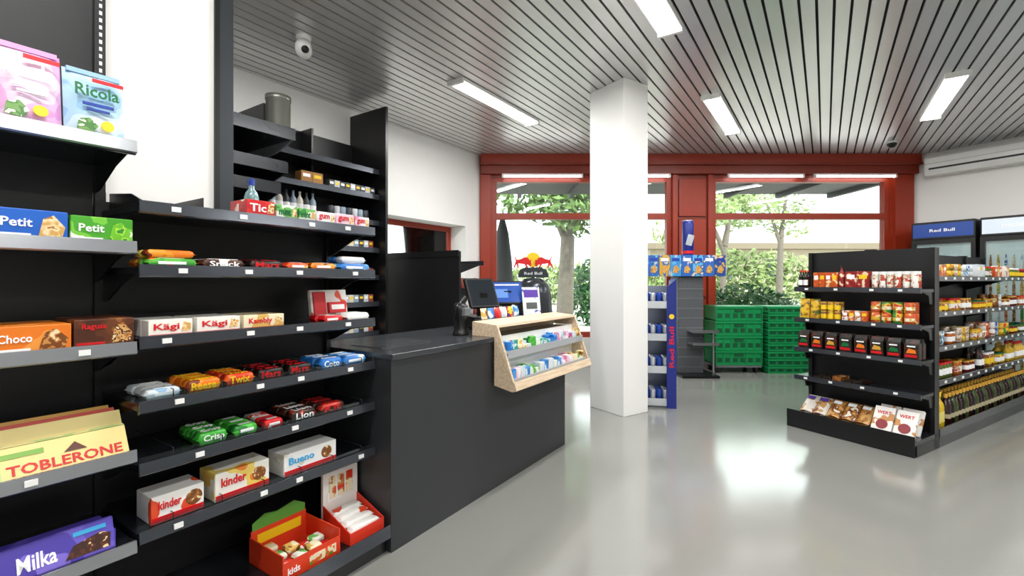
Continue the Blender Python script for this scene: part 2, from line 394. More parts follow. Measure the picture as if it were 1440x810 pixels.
b = B('milk_chocolate_bar_stack', FL)
PUR = MP('p_purple', ['#5a49b8', '#6a58c4', '#4a3aa4', '#7d6ad0'], 5)
tl = Matrix.Translation((0, .13, z5)) @ Matrix.Rotation(-.35, 4, 'X')
b.box(-1.33, -.965, 0, .02, 0, .095, PUR, bev=.006, mx=tl)
b.text('Milka', -1.175, -1.095, -.0012, .02, .062, T['white'], mx=tl)
b.prism([(-1.08, .012), (-.98, .012), (-.975, .05), (-1.0, .06), (-1.06, .045)], -.002, 0, MP('choc_pic', ['#3a1c10', '#5a2a14', '#e8d0a0'], 60), 'y', mx=tl); b.box(-1.06, -.985, -.003, 0, .068, .08, T['cyan'], mx=tl)
b.box(-1.33, -.96, .05, .2, 0, .05, PUR, bev=.006, mx=Matrix.Translation((0, .1, z5))); b.done()

# ---- products: low bay
zt = 1.493
def packs(name, z, items, y=.125, d=.09, mode='wrap', rows=2, tilt=0):
    for (x0, x1, h, m, txt, ink) in items:
        b = B(name, FL); L = x1-x0
        if mode == 'wrap':
            for r in range(rows):
                sk = random.uniform(-.005, .005)
                b.wrap((x0+x1)/2+sk, y+d*.5+r*(d+.004), z, L*1.0, d, h, m)
                if txt:
                    b.text(txt, x0+L*.16, x1-L*.16, y+r*(d+.004)-.0012, z+h*.2, z+h*.82, ink) if r == 0 else None
                    mxx = Matrix.Translation((0, y+r*(d+.004)+d*.2, z+h+.0012)) @ Matrix.Rotation(-math.pi/2, 4, 'X')
                    b.text(txt, x0+L*.18, x1-L*.18, 0.0, 0, d*.6, ink, mx=mxx)
                else:
                    b.box(x0+L*.25, x1-L*.25, y+r*(d+.004)+d*.3, y+r*(d+.004)+d*.6, z+h, z+h+.001, T['white'])
                    if r == 0: b.box(x0+L*.22, x1-L*.25, y-.001, y, z+h*.35, z+h*.65, T['white'])
        else:
            for r in range(rows):
                b.box(x0+.002, x1-.002, y+r*(d+.003), y+d+r*(d+.003), z, z+h, m, bev=.002)
            if txt:
                b.text(txt, x0+L*.12, x1-L*.32, y-.001, z+h*.3, z+h*.78, ink)
                b.box(x0+.003, x1-.003, y-.0008, y, z+.003, z+h*.16, ink)
                b.prism([(x1-L*.28, z+h*.25), (x1-L*.06, z+h*.3), (x1-L*.05, z+h*.7), (x1-L*.22, z+h*.85)], y-.001, y, bisc, 'y')
        b.done()
m_g = MP('w_greenorange', ['#3f9b2e', '#57b33a', '#e66a1f', '#f3e36a'], 16)
m_mars = MP('w_mars', ['#140c0a', '#1d100c', '#2a1510'], 20)
m_snk = MP('w_snk', ['#3c1d10', '#522a17', '#e9e5df'], 16)
m_ora = MP('w_orange', ['#f07818', '#f59a2a', '#7c2c10'], 16)
m_twx = MP('w_twx', ['#d23a18', '#e8622a', '#f5cf6a'], 16)
m_bou = MP('w_bounty', ['#2a76c8', '#4d9ce0', '#e8f2fa'], 16)
m_wht = MP('w_white', ['#dfe3e6', '#d2dde4', '#8fb4d2'], 16)
m_kin = MP('w_kinder', ['#f6f4f0', '#f6f4f0', '#f6f4f0', '#e8502a'], 10)
m_kag = MP('w_kaegi', ['#f5f1e8', '#f5f1e8'], 12)
m_yb = MP('w_yb', ['#f1e6c4', '#f1e6c4', '#dcb45e', '#7c4a22'], 16)
m_pk = MP('w_pink', ['#f3eef0', '#f0cdda', '#e08aac'], 16)
m_gw = MP('w_gw', ['#e8f0e2', '#e8f0e2', '#6fb45a', '#2f8a3c'], 16)
m_red = MP('w_red', ['#c9151c', '#db2a24', '#f4e6d8'], 16)
m_brn = MP('w_brown', ['#2a140c', '#45241a', '#c23a2a'], 16)
m_grn = MP('w_green', ['#3aa332', '#55c048', '#1e7a2a'], 16)
packs('chewing_gum_pack_row', zt, [(-.585, -.475, .062, m_red, 'Tic', T['white']), (-.47, -.38, .058, m_gw, 'mint', T['green']), (-.375, -.30, .055, m_gw, 'mint', T['green']),
      (-.295, -.205, .052, m_pk, 'gum', T['red']), (-.20, -.105, .055, m_pk, 'gum', T['red']), (-.10, -.02, .052, m_pk, 'gum', T['red'])], mode='box', d=.06, rows=2)
z = 1.294
packs('chocolate_bar_row', z, [(-.895, -.745, .03, m_g, None, None), (-.735, -.585, .032, m_snk, 'Snack', T['white']), (-.575, -.44, .034, m_mars, 'Mars', T['red']),
      (-.43, -.33, .03, m_twx, None, None), (-.325, -.2, .032, m_ora, None, None), (-.19, -.02, .034, m_bou, None, None)], y=.12, d=.05, rows=3)
b = B('chocolate_bar_row', FL); b.wrap(-.82, .16, z+.032, .15, .05, .026, m_ora); b.wrap(-.82, .22, z+.032, .15, .05, .026, m_g)
b.wrap(-.1, .16, z+.036, .14, .05, .03, m_wht); b.wrap(-.1, .22, z+.036, .14, .05, .03, m_bou); b.done()
z = 1.069
packs('wafer_pack_row', z, [(-.89, -.762, .055, m_kag, 'Kägi', T['red']), (-.752, -.607, .055, m_kag, 'Kägi', T['red']), (-.597, -.44, .053, m_yb, 'Kambly', T['red'])], y=.12, d=.06, rows=3, mode='box')
packs('wafer_pack_row', z, [(-.27, -.17, .03, m_red, None, None), (-.15, -.02, .035, m_kin, None, None)], y=.12, d=.05, rows=2)
b = B('chocolate_display_carton', FL); tl = Matrix.Translation((0, .27, z)) @ Matrix.Rotation(-.15, 4, 'X')
b.box(-.22, -.03, 0, .02, 0, .14, m_kin, mx=tl); b.box(-.14, -.05, -.02, 0, .03, .08, T['red'], mx=tl); b.box(-.13, -.06, -.022, -.02, .045, .068, T['white'], mx=tl); b.box(-.21, -.15, -.01, 0, .01, .13, T['red'], mx=tl); b.done()
z = .867
packs('chocolate_bar_row', z, [(-.89, -.785, .032, m_wht, None, None), (-.78, -.665, .042, m_ora, "Reese", T['yellow']), (-.655, -.55, .042, m_twx, 'Twix', T['yellow']),
      (-.54, -.43, .042, m_mars, 'Mars', T['red']), (-.42, -.31, .042, m_mars, 'Mars', T['red']), (-.27, -.16, .045, m_bou, 'Coco', T['white']), (-.155, -.03, .04, m_bou, None, None)], y=.135, d=.055, rows=3)
z = .675
packs('chocolate_bar_row', z, [(-.74, -.64, .045, m_grn, 'Crisp', T['white']), (-.62, -.53, .04, m_grn, None, None), (-.51, -.43, .034, m_red, None, None), (-.40, -.285, .042, m_brn, 'Lion', T['white']), (-.27, -.15, .04, m_brn, 'Kit', T['red'])], y=.135, d=.055, rows=3)
z = .462
for (x0, x1, t, tk, st, hh) in ((-.875, -.72, 'kinder', 'red', m_kin, .09), (-.685, -.49, 'kinder', 'red', MP('k2', ['#f6f2e8', '#f6f2e8', '#f3d46a', '#e8832a'], 10), .1), (-.43, -.19, 'Bueno', 'cyan', MP('k3', ['#f4f4f2', '#f4f4f2', '#f4f4f2', '#e0dace'], 12), .09)):
    b = B('chocolate_multipack_box', FL); b.box(x0, x1, .14, .26, z, z+hh, st, bev=.003); L = x1-x0
    b.box(x0+.002, x1-.002, .1385, .14, z+.003, z+.022, T['red']); b.text(t, x0+.02, x0+L*.55, .1375, z+hh*.48, z+hh*.8, T[tk])
    b.lathe(0, 0, [(.026, 0), (.024, .0015)], MP('choc_piece', ['#7c4a22', '#a8682c', '#f1e6c4'], 60), 14, mx=MXr(x0+L*.8, .14, z+hh*.56, rx=math.pi/2)); b.done()
b = B('candy_bag_tray', FL); zb = .116
RB = M('tray_red', '#e2401f', .4); b.box(-.50, -.25, .03, .27, zb, zb+.006, RB)
for (x0, x1, y0, y1, h) in ((-.50, -.495, .03, .27, .10), (-.255, -.25, .03, .27, .10), (-.495, -.255, .03, .035, .07), (-.495, -.255, .265, .27, .12)): b.box(x0, x1, y0, y1, zb, zb+h, RB)
b.prism([(-.49, zb+.12), (-.26, zb+.12), (-.26, zb+.15), (-.31, zb+.18), (-.39, zb+.165), (-.44, zb+.175), (-.49, zb+.15)], .265, .269, M('tray_green', '#5a9a3a', .4), 'y')
b.box(-.47, -.28, .2635, .265, zb+.06, zb+.10, T['yellow'])
b.text('kids', -.48, -.43, .029, zb+.02, zb+.045, T['white']); b.box(-.39, -.27, .0285, .03, zb+.015, zb+.05, MP('tray_pic', ['#f4e3c0', '#e8622a', '#3aa332'], 40))
for k in range(9): b.wrap(-.455+.055*(k % 4), .075+.065*(k//4), zb+.02+.012*(k % 3), .055, .05, .025, [m_red, m_gw, m_yb][k % 3], mx=None)
b.done()
b = B('chocolate_display_stand', FL)
DR = M('disp_red', '#e03a24', .4)
b.box(-.20, -.015, .22, .235, zb, zb+.31, M('disp_white', '#f3efe9', .4))
b.prism([(-.20, zb+.31), (-.015, zb+.31), (-.03, zb+.325), (-.185, zb+.325)], .22, .235, M('disp_white', '#f3efe9', .4), 'y')
for a in (-.20, -.019): b.prism([(.03, zb), (.22, zb), (.22, zb+.12), (.03, zb+.05)], a, a+.004, DR, 'x')
b.box(-.196, -.019, .03, .034, zb, zb+.05, DR); b.box(-.196, -.019, .034, .22, zb, zb+.03, m_kin)
for k in range(4): b.wrap(-.107, .06+.042*k, zb+.03+.012*k, .16, .04, .03, m_kin)
b.text('kinder', -.18, -.03, .218, zb+.265, zb+.295, T['red']); b.box(-.18, -.11, .2175, .2195, zb+.13, zb+.17, T['white'])
for k in range(3): b.box(-.17+k*.045, -.135+k*.045, .2165, .2195, zb+.14, zb+.24, MP('dsp%d' % k, ['#f4e3c0', '#c98a4a', '#e03a24'], 30))
b.done()
b = B('spirit_bottle', FL)
BX, BY = -.47, .31
b.lathe(BX, BY, [(.026, 0), (.028, .005), (.028, .10), (.022, .12), (.011, .135), (.011, .165)], M('bottle_glass_teal', '#6c8f93', .1, spec=.8), z=zt)
b.lathe(BX, BY, [(.0285, .03), (.0285, .085)], MP('bottle_label', ['#1d5f9c', '#e8f2ee', '#2f8a3c'], 40), z=zt); b.lathe(BX, BY, [(.0125, .15), (.0125, .175)], T['blue'], z=zt); b.done()

# ------------------------------------------------------------------ counter
b = B('checkout_counter', FL)
b.box(0.0, 1.73, 0.0, .03, 0, .885, COUNTER); b.box(0.0, .03, .03, .62, 0, .885, COUNTER); b.box(1.70, 1.73, .03, .62, 0, .885, COUNTER)
b.box(.03, 1.70, .45, .47, 0, .885, BLACK2); b.box(-.002, 1.745, -.012, .66, .885, .912, CTOP, bev=.002); b.box(.03, 1.7, .03, .45, .4, .42, BLACK2)
b.box(.1, .45, .18, .42, .912, .915, M('scale_plate', '#5b5f63', .2, metal=.6)); b.done()
b = B('wooden_counter_display', FL)
x0, x1 = .79, 1.84
prof = [(.155, .913), (.155, 1.0), (-.03, .985), (-.165, .61), (-.145, .60), (-.0125, .625), (-.0125, .913)]
for a in (x0, x1-.018): b.prism(prof, a, a+.018, WOOD, 'x')
b.prism([(.155, .985), (.155, 1.0), (-.03, .985), (-.035, .97)], x0+.018, x1-.018, WOOD, 'x')
b.box(x0+.018, x1-.018, .14, .155, .913, .985, WOOD)
b.prism([(-.163, .612), (-.15, .60), (-.0125, .622), (-.0125, .637), (-.155, .625)], x0+.018, x1-.018, WOOD, 'x')
b.prism([(-.167, .606), (-.172, .612), (-.155, .66), (-.147, .658)], x0, x1, WOOD, 'x')
b.box(x0+.018, x1-.018, -.0125, -.005, .625, .913, PLW)
for (za, yf) in ((.80, -.10),):
    b.box(x0+.018, x1-.018, yf, -.0126, za-.008, za, SILVER); b.box(x0+.018, x1-.018, yf-.004, yf, za-.01, za+.035, SILVER)
b.box(x0+.018, x1-.018, -.135, -.132, .64, .67, SILVER)
b.done()
b = B('candy_packet_assortment', FL)
cols = [m_gw, m_pk, m_bou, m_yb, m_wht, m_grn, MP('teal_p', ['#2fa59a', '#e8f4f0', '#c93a8a'], 30), MP('magenta_p', ['#b83a8a', '#e8c0d8', '#6a3a9c'], 30)]
for row, (za, yf, dep) in enumerate(((.801, -.09, .07), (.638, -.12, .10))):
    x = x0+.03
    while x < x1-.08:
        wd = random.uniform(.045, .075); m = random.choice(cols if row == 0 else [m_wht, m_gw, m_wht, m_yb, m_bou, m_pk])
        for r in range(2): b.box(x, x+wd-.004, yf+r*dep/2, yf+(r+1)*dep/2-.003, za, za+random.uniform(.05, .09), m, bev=.002)
        x += wd
b.done()
TOP = .913
b = B('barcode_scanner_stand', (*LW(.78, .24), LA), z=TOP)
b.lathe(0, 0, [(.05, 0), (.052, .01), (.045, .02), (.038, .06), (.045, .11), (.05, .15), (.045, .18), (.03, .2), (.0, .205)], PLB, 18)
b.box(-.03, .03, -.06, -.03, .12, .17, GREY, bev=.005); b.rod((0, 0, .19), (.03, -.02, .235), .02, PLB); b.done()
def screen(name, u, w, z0, wd, hh, tilt, scr, yaw=0, base=.12):
    b = B(name, (*LW(u, w), LA+yaw), z=TOP)
    b.box(-.09, .09, -.05, .12, 0, .015, PLB, bev=.004); b.prism([(.03, .015), (.09, .015), (.06, z0+.1), (.03, z0+.1)], -.03, .03, PLB, 'x')
    mx = Matrix.Translation((0, 0, z0)) @ Matrix.Rotation(tilt, 4, 'X')
    b.box(-wd/2, wd/2, 0, .03, 0, hh, PLB, bev=.005, mx=mx); b.box(-wd/2+.015, wd/2-.015, -.0015, 0, .015, hh-.015, scr, mx=mx)
    return b, mx
b, mx = screen('cash_register', 1.18, .34, .15, .24, .23, -.45, M('screen_dark', '#20262c', .12), yaw=-.35)
b.box(-.12, .12, -.02, .18, .015, .09, PLB, bev=.006); b.box(-.06, .06, -.0225, -.02, .03, .07, GREY); b.done()
b, mx = screen('checkout_monitor', 1.50, .36, .16, .27, .19, -.35, M('screen_blue', '#2d4f9c', .15, emit=.4), yaw=-.6)
b.box(-.1, .1, -.003, -.0015, .15, .16, T['white'], mx=mx); b.box(-.1, 0, -.003, -.0015, .05, .12, M('screen_blue2', '#5f86c8', .2, emit=.3), mx=mx); b.done()
b = B('flyer_holder', (*LW(1.64, .23), LA-.45), z=TOP)
mx = Matrix.Rotation(-.15, 4, 'X')
b.box(-.085, .085, 0, .004, 0, .30, ACRYL, mx=mx); b.box(-.08, .08, -.003, -.001, .01, .29, MP('flyer', ['#f4f4f2', '#f4f4f2', '#dfe6f2', '#6a6fb8'], 25), mx=mx); b.box(-.065, .065, -.005, -.003, .21, .27, T['purple'], mx=mx); b.box(-.05, .05, -.005, -.003, .12, .17, M('ink_grey', '#55585c', .5), mx=mx)
b.box(-.075, .075, -.015, .05, 0, .006, ACRYL); b.done()
b = B('snack_packet_group', FL)
b.box(.91, 1.38, .157, .24, TOP, TOP+.088, PLB, bev=.004)
for k in range(6): b.pouch(.92+k*.075, .985+k*.075, .18, TOP+.088, TOP+.088+.07, .03, [m_yb, m_bou, m_red, m_wht, MP('ry', ['#f2c21a', '#d3121c', '#17389c'], 40), m_bou][k], lean=.2)
b.done()

# round drink cooler with bull sign
b = B('energy_drink_cooler', (*LW(2.12, .52), 0))
b.lathe(0, 0, [(.17, 0), (.18, .03), (.18, .95), (.17, 1.0), (.16, 1.14), (.14, 1.22), (.08, 1.27), (.0, 1.28)], M('cooler_dark', '#3a3e44', .25, metal=.5), 24)
b.lathe(0, 0, [(.182, .3), (.182, .9)], BLUE, 24)
bull = [(.02,.2),(.06,.36),(.03,.52),(.12,.44),(.24,.6),(.42,.66),(.6,.56),(.78,.5),(.9,.5),(1.02,.72),(1.06,.7),(.96,.42),(1.0,.3),(1.1,.02),(1.02,.0),(.92,.22),(.84,.02),(.77,.04),(.8,.26),(.6,.24),(.45,.22),(.3,.0),(.22,.02),(.3,.2),(.2,.18),(.1,.06),(.04,.1),(.1,.22)]
b.lathe(0, 0, [(.066, 0), (.066, .01)], T['yellow'], 24, mx=MXr(0, .0, 1.44, rx=math.pi/2))
for sgn in (-1, 1): b.prism([(sgn*(.012+p[0]*.15), 1.365+p[1]*.15) for p in bull], -.03, -.02, T['red'], 'y')
b.box(-.012, .012, -.009, .0, 1.25, 1.42, PLB); b.prism([(-.14, 1.28), (.14, 1.28), (.12, 1.35), (.07, 1.37), (-.07, 1.37), (-.12, 1.35)], -.03, -.015, M('cooler_dark', '#3a3e44'), 'y'); b.text('Red Bull', -.08, .08, -.031, 1.305, 1.33, T['silver']); b.done()

# ------------------------------------------------------------------ behind the counter
def can_row(name, frame, x0, x1, y, z, r, h, mats, rows=1, gap=.004, prof=None, cap=None, stack=1, lab=None):
    b = B(name, frame); x = x0+r; i = 0
    pf = prof or [(.85, 0), (1, .04), (1, .94), (.88, 1)]
    while x+r <= x1+.001:
        m = mats[i % len(mats)]; i += 1
        for q in range(rows):
            for s_ in range(stack):
                zz_ = z+s_*h
                b.lathe(x, y+r+q*(2*r+gap), [(a*r, c*h) for a, c in pf], m, 10, z=zz_)
                if cap: b.lathe(x, y+r+q*(2*r+gap), [(cap[0]*r, cap[1]*h), (cap[0]*r, cap[2]*h)], cap[3], 10, z=zz_)
                if lab and q == 0: b.lathe(x, y+r, [(r*1.02, h*lab[0]), (r*1.02, h*lab[1])], lab[2], 10, z=zz_)
        x += 2*r+gap
    return b.done()
def box_row(name, frame, x0, x1, y, z, wd, d, h, mats, rows=1, stack=1, jit=.0):
    b = B(name, frame); x = x0; i = 0
    while x+wd <= x1+.001:
        m = mats[i % len(mats)]; i += 1
        for q in range(rows):
            for s_ in range(stack):
                b.box(x, x+wd-.003, y+q*(d+.002), y+q*(d+.002)+d, z+s_*h, z+(s_+1)*h-.001-random.random()*jit, m, bev=.002)
        if h > .05:
            b.box(x+wd*.15, x+wd*.8, y-.001, y, z+h*.55, z+h*.8, T['white'] if i % 2 else T['yellow'])
        x += wd
    return b.done()
BOT = [(.9, 0), (1, .03), (1, .58), (.8, .68), (.35, .78), (.33, .97), (.38, .97), (.38, 1)]
JAR = [(.9, 0), (1, .04), (1, .74), (.86, .84), (.86, 1)]
b = B('back_bar_shelving', FL)
b.box(-.6, 1.8, WL-.03, WL-.002, 0, 2.72, BLACK2)
b.box(1.80, 1.83, 2.09, WL-.002, 0, 3.04, BLACK); b.box(.60, .62, 2.2, WL-.03, 0, 2.72, BLACK); b.box(1.20, 1.22, 2.45, WL-.03, 0, 2.72, BLACK)
b.box(.0, .02, 2.3, WL-.03, 0, 2.72, BLACK)
for z in (2.38, 2.12, 1.85, 1.57, 1.29, 1.02, .72, .4, .12):
    b.box(.62, 1.8, 2.2, WL-.03, z-.02, z, SHELF); b.box(.62, 1.8, 2.19, 2.2, z-.03, z+.02, RAIL)
for z, yf in ((2.37, 1.75), (2.13, 1.85), (1.98, 1.95), (1.6, 2.1), (1.2, 2.1), (.8, 2.1)):
    b.box(-.6, .60, yf, WL-.03, z-.03, z, SHELF); b.box(-.6, .6, yf-.01, yf, z-.04, z+.05, SHELF)
    b.prism([(yf, z+.04), (WL-.03, z+.04), (WL-.03, z-.14), (yf+.25, z-.10), (yf, z-.03)], .585, .60, GREY if z > 2.3 else SHELF, 'x')
b.done()
b = B('metal_canister', (*LW(.60, 1.98), 0), z=2.411)
b.lathe(0, 0, [(.085, 0), (.09, .01), (.09, .27), (.095, .275), (.095, .31), (.08, .315)], M('canister', '#7c7d76', .35, metal=.7), 24); b.done()
cg = [M('tin_a', '#c9ccd0', .3), M('tin_b', '#8fa0b0', .3), M('tin_c', '#d8d2c4', .4), M('tin_d', '#33383e', .4), M('tin_e', '#9c4a3c', .4)]
can_row('spirit_bottle_row', FL, .68, 1.15, 2.24, 1.851, .03, .2, [cg[1], cg[2], cg[3]], prof=BOT, lab=(.15, .45, T['white']))
can_row('tobacco_tin_row', FL, 1.25, 1.78, 2.24, 1.851, .032, .12, [cg[3], cg[0], cg[1]])
box_row('cardboard_pack_row', FL, .95, 1.19, 2.22, 2.121, .11, .1, .12, [M('kraft', '#a8793f', .7)])
for z in (1.571, 1.291, 1.021, .721): box_row('cigarette_pack_row', FL, .68, 1.78, 2.23, z, .06, .03, .09, [cg[0], cg[2], cg[1], cg[3], cg[0], cg[4]], rows=2)
box_row('cigarette_pack_row', FL, 1.24, 1.78, 2.23, 2.121, .06, .03, .09, [cg[3], cg[0], cg[3]], rows=2)

b = B('black_magazine_rack', FL)
b.box(2.2, 2.23, 1.45, 2.6, 0, 1.555, BLACK2); b.box(2.19, 2.66, 1.435, 1.45, 0, .12, BLACK); b.box(2.185, 2.2, 1.45, 2.6, 1.50, 1.565, BLACK)
for z in (1.45, 1.17, .89, .6, .12):
    b.box(2.23, 2.62, 1.46, 2.6, z-.02, z, SHELF); b.box(2.62, 2.63, 1.46, 2.6, z-.03, z+.02, RAIL); b.prism([(2.23, z-.02), (2.6, z-.02), (2.23, z-.12)], 1.455, 1.462, BLACK, 'y')
b.done()
for z in (1.171, .891, .601): can_row('jar_row', (*LW(2.30, 1.50), LA), 0, .3, 0, z, .035, .11, [cg[4], cg[2], cg[0]])

# ------------------------------------------------------------------ centre-back displays
ER = (1.42, 4.62, math.atan2(-.2, 1))
b = B('energy_drink_rack', ER)
b.prism([(.10, 0), (.19, 0), (.19, 1.27), (.10, 1.19)], 0, .015, BLUE, 'y'); b.prism([(.17, 0), (.19, 0), (.19, 1.27), (.17, 1.25)], .015, .42, BLUE, 'y')
for z in (.04, .36, .68, 1.0):
    b.box(-.12, .17, .02, .4, z-.015, z, SILVER); b.box(-.125, -.12, .02, .4, z-.02, z+.05, SILVER); b.box(-.12, .10, .012, .02, z-.02, z+.05, SILVER)
b.box(-.12, .17, .40, .42, 0, 1.2, M('rack_grey', '#8c93a0', .35, metal=.5)); b.box(-.1, .14, .03, .4, 0, .025, GREY)
b.text('Red Bull', .123, .168, -.001, .40, .80, T['red'], vert=True); b.lathe(0, 0, [(.025, 0), (.025, .002)], T['yellow'], 16, mx=MXr(.145, 0, .9, rx=math.pi/2))
b.done()
canb = [M('can_blue', '#2146a8', .25, metal=.5), M('can_silver', '#c4c9d2', .25, metal=.6)]
for z in (.041, .361, .681, 1.001): can_row('drink_can_row', ER, -.115, .13, .03, z, .028, .13, canb, rows=4)

b = B('promotional_column_stand', (2.38, 6.25, 0))
DKG = M('column_grey', '#4c4f53', .6, var=.25, scale=35, bump=.2)
b.box(-.17, .17, 0, .3, 0, 1.31, DKG, bev=.01)
for k in range(9): b.box(-.172, .172, -.004, 0, .1+k*.13, .11+k*.13, GREY)
for z in (.42, .58): b.box(-.05, .29, -.2, .0, z, z+.015, ALU); b.box(-.05, .29, -.205, -.2, z-.005, z+.03, ALU)
b.rod((.26, -.1, 0), (.26, -.1, .6), .012, ALU); b.box(-.2, .28, -.25, .3, 0, .03, PLB)
b.done()
b = B('snack_box_display', (2.28, 6.2, 0), z=1.311)
cols = ['#2f62b0', '#c9a13a', '#3c8ac8', '#2f62b0', '#5aa7d8', '#2f62b0', '#274a94']
for k in range(7):
    x = -.48+k*.147
    b.box(x, x+.143, 0, .28, 0, .28, MP('snb%d' % k, [cols[k], cols[k], cols[(k+2) % 7], '#c9c4b8'], 14), bev=.003)
    b.box(x+.02, x+.12, -.002, 0, .20, .24, T['white'] if k % 2 else T['blue'])
    b.prism([(x+.03, .05), (x+.09, .04), (x+.12, .09), (x+.08, .15), (x+.04, .12)], -.003, 0, MP('snack_pic', ['#c98a3a', '#d8b86a', '#8c5028'], 40), 'y')
b.done()
b = B('oversized_drink_can', (2.36, 6.3, 0), z=1.592)
b.lathe(0, 0, [(.065, 0), (.075, .02), (.075, .42), (.065, .46), (.06, .46)], BLUE, 20)
b.prism([(-.06, .14), (.02, .12), (.06, .26), (-.02, .28)], -.077, -.074, canb[1], 'y'); b.lathe(0, 0, [(.077, .02), (.077, .06)], T['red'], 20); b.lathe(0, 0, [(.066, .455), (.066, .47)], canb[1], 20); b.done()

def crate(b, x0, x1, y0, y1, z0, z1):
    t = .012
    b.box(x0, x1, y0, y0+t, z0, z1, GREENC); b.box(x0, x1, y1-t, y1, z0, z1, GREENC); b.box(x0, x0+t, y0, y1, z0, z1, GREENC); b.box(x1-t, x1, y0, y1, z0, z1, GREENC); b.box(x0, x1, y0, y1, z0, z0+.01, GREENC)
    h = z1-z0
    b.box(x0-.012, x1+.012, y0-.012, y1+.012, z1-.03, z1-.004, GREENC); b.box(x0-.006, x1+.006, y0-.006, y0, z0, z0+.018, GREENC)
    n = 6
    for i in range(n+1):
        x = x0+(x1-x0)*i/n; b.box(x-.006, x+.006, y0-.008, y0, z0+.018, z1-.03, GREENC)
    if h > .12:
        b.box((x0+x1)/2-.06, (x0+x1)/2+.06, y0-.01, y0-.001, z1-.075, z1-.04, GREEND)
        for i in range(n):
            x = x0+(x1-x0)*(i+.5)/n; b.box(x-.03, x+.03, y0-.003, y0, z0+.04, z0+h*.5, GREEND)
    else:
        for i in range(n):
            x = x0+(x1-x0)*(i+.5)/n; b.box(x-.035, x+.035, y0-.003, y0, z0+.025, z1-.035, GREEND)
b = B('green_crate_stack', (2.76, 6.35, 0))
for k in range(4): crate(b, 0, .62, 0, .4, .11+k*.2, .11+(k+1)*.2-.004)
b.box(.0, .62, 0, .4, .08, .108, GREY)
for x in (.06, .56):
    for y in (.05, .35): b.rod((x-.015, y, .035), (x+.015, y, .035), .035, PLB, 14); b.box(x-.012, x+.012, y-.02, y+.02, .035, .085, ALU)
b.done()
b = B('green_crate_stack', (3.46, 6.33, 0))
for k in range(9): crate(b, 0, .66, 0, .42, .0+k*.101, .0+(k+1)*.101-.004)
b.done()

# ------------------------------------------------------------------ right gondola
b = B('gondola_shelving', GE)
TOPZ = 1.50; W = .89
b.box(-W, 0, .37, .42, 0, TOPZ, BLACK2); b.box(-.03, .0, .34, .37, 0, TOPZ, BLACK); b.box(-W, -W+.03, .34, .37, 0, TOPZ, BLACK)
for z in (1.18, .915, .66, .415): shelf(b, -W+.003, -.003, .10, .34, z, False, 4)
b.box(-W, 0, .03, .37, 0, .085, BLACK); b.box(-W, 0, 0, .37, .085, .115, SHELF); b.box(-W, 0, -.006, 0, .075, .15, BLACK)
b.box(-W, 0, -.003, 0, .0, .075, BLACK2)
SP = W/2
b.box(-SP-.02, -SP+.02, .42, 3.0, 0, TOPZ, BLACK2)
for y in (.42, 1.42, 2.42, 2.97): b.box(-SP-.04, -SP+.04, y, y+.03, 0, TOPZ+.01, BLACK)
for sg in (0, 1):
    for z in (1.27, .99, .72, .455):
        if sg == 0: xl, xb = -.06, -SP+.02
        else: xl, xb = -W+.06, -SP-.02
        b.box(min(xl, xb), max(xl, xb), .425, 3.0, z-.012, z+.01, SHELF)
        xo = xl if sg == 0 else xl-.012
        b.box(xo, xo+.012, .425, 3.0, z-.022, z+.018, RAIL)
        if sg == 0:
            for k in range(14): b.box(xo+.011, xo+.015, .5+k*.18, .54+k*.18, z-.01, z+.01, TAG)
            for y in (1.42, 2.42): b.prism([(-.10, z-.0125), (-SP+.02, z-.0125), (-SP+.02, z-.12)], y-.003, y+.003, BLACK, 'y')
    xo = 0 if sg == 0 else -W
    b.box(min(xo, -SP), max(xo, -SP), .425, 3.0, 0, .115, SHELF)
    b.box(xo-.004, xo+.004, .425, 3.0, .08, .14, RAIL)
b.done()
g_or = MP('g_orange', ['#c9501e', '#d9702a', '#f0dcb0'], 30); g_rd = MP('g_red', ['#8c1a1c', '#a8302a', '#e8d8b8'], 25)
g_dk = MP('g_dark', ['#1a1512', '#2a2018', '#5a2018'], 25); g_ye = MP('g_yellow', ['#e8c02a', '#c98a1e', '#4a6a2a'], 25)
g_wr = MP('g_wr', ['#ece8e0', '#ece8e0', '#b8402e', '#c8b48a'], 25); g_gr = MP('g_green', ['#3f8a3a', '#d9b62a', '#c93a2a'], 20); g_jar = MP('g_jar', ['#7c4a22', '#a8682c', '#e8d49a'], 30)
g_spice = MP('g_spice', ['#d8ccb4', '#b88a6a', '#efe8dc'], 30)
soy = M('soy_glass', '#1b100c', .12)
Z1 = 1.191
can_row('sauce_bottle_row', GE, -.87, -.755, .125, Z1, .018, .15, [soy], rows=2, prof=BOT, cap=(.42, .9, 1.01, T['red']), lab=(.15, .45, T['white']))
box_row('sauce_box_row', GE, -.74, -.55, .125, Z1, .047, .05, .13, [g_or], rows=2)
can_row('hot_sauce_bottle_row', GE, -.55, -.505, .125, Z1, .02, .19, [g_rd], prof=BOT, cap=(.42, .88, 1.01, T['black']))
box_row('tea_box_row', GE, -.5, -.33, .13, Z1, .085, .07, .135, [g_rd], rows=2)
can_row('spice_jar_row', GE, -.32, -.02, .125, Z1, .0225, .13, [g_spice, g_wr], rows=2, prof=JAR, cap=(.95, .82, 1.0, PLW), lab=(.15, .6, g_wr))
Z2 = .926
b = B('snack_bag_row', GE)
for k in range(2): b.pouch(-.87+k*.085, -.79+k*.085, .16, Z2, Z2+.17, .05, g_ye, lean=.1)
b.done()
can_row('pickle_jar_row', GE, -.69, -.53, .125, Z2, .024, .075, [g_jar, g_ye], rows=2, prof=JAR, cap=(1.0, .86, 1.0, T['gold']), lab=(.15, .65, T['yellow']), stack=2)
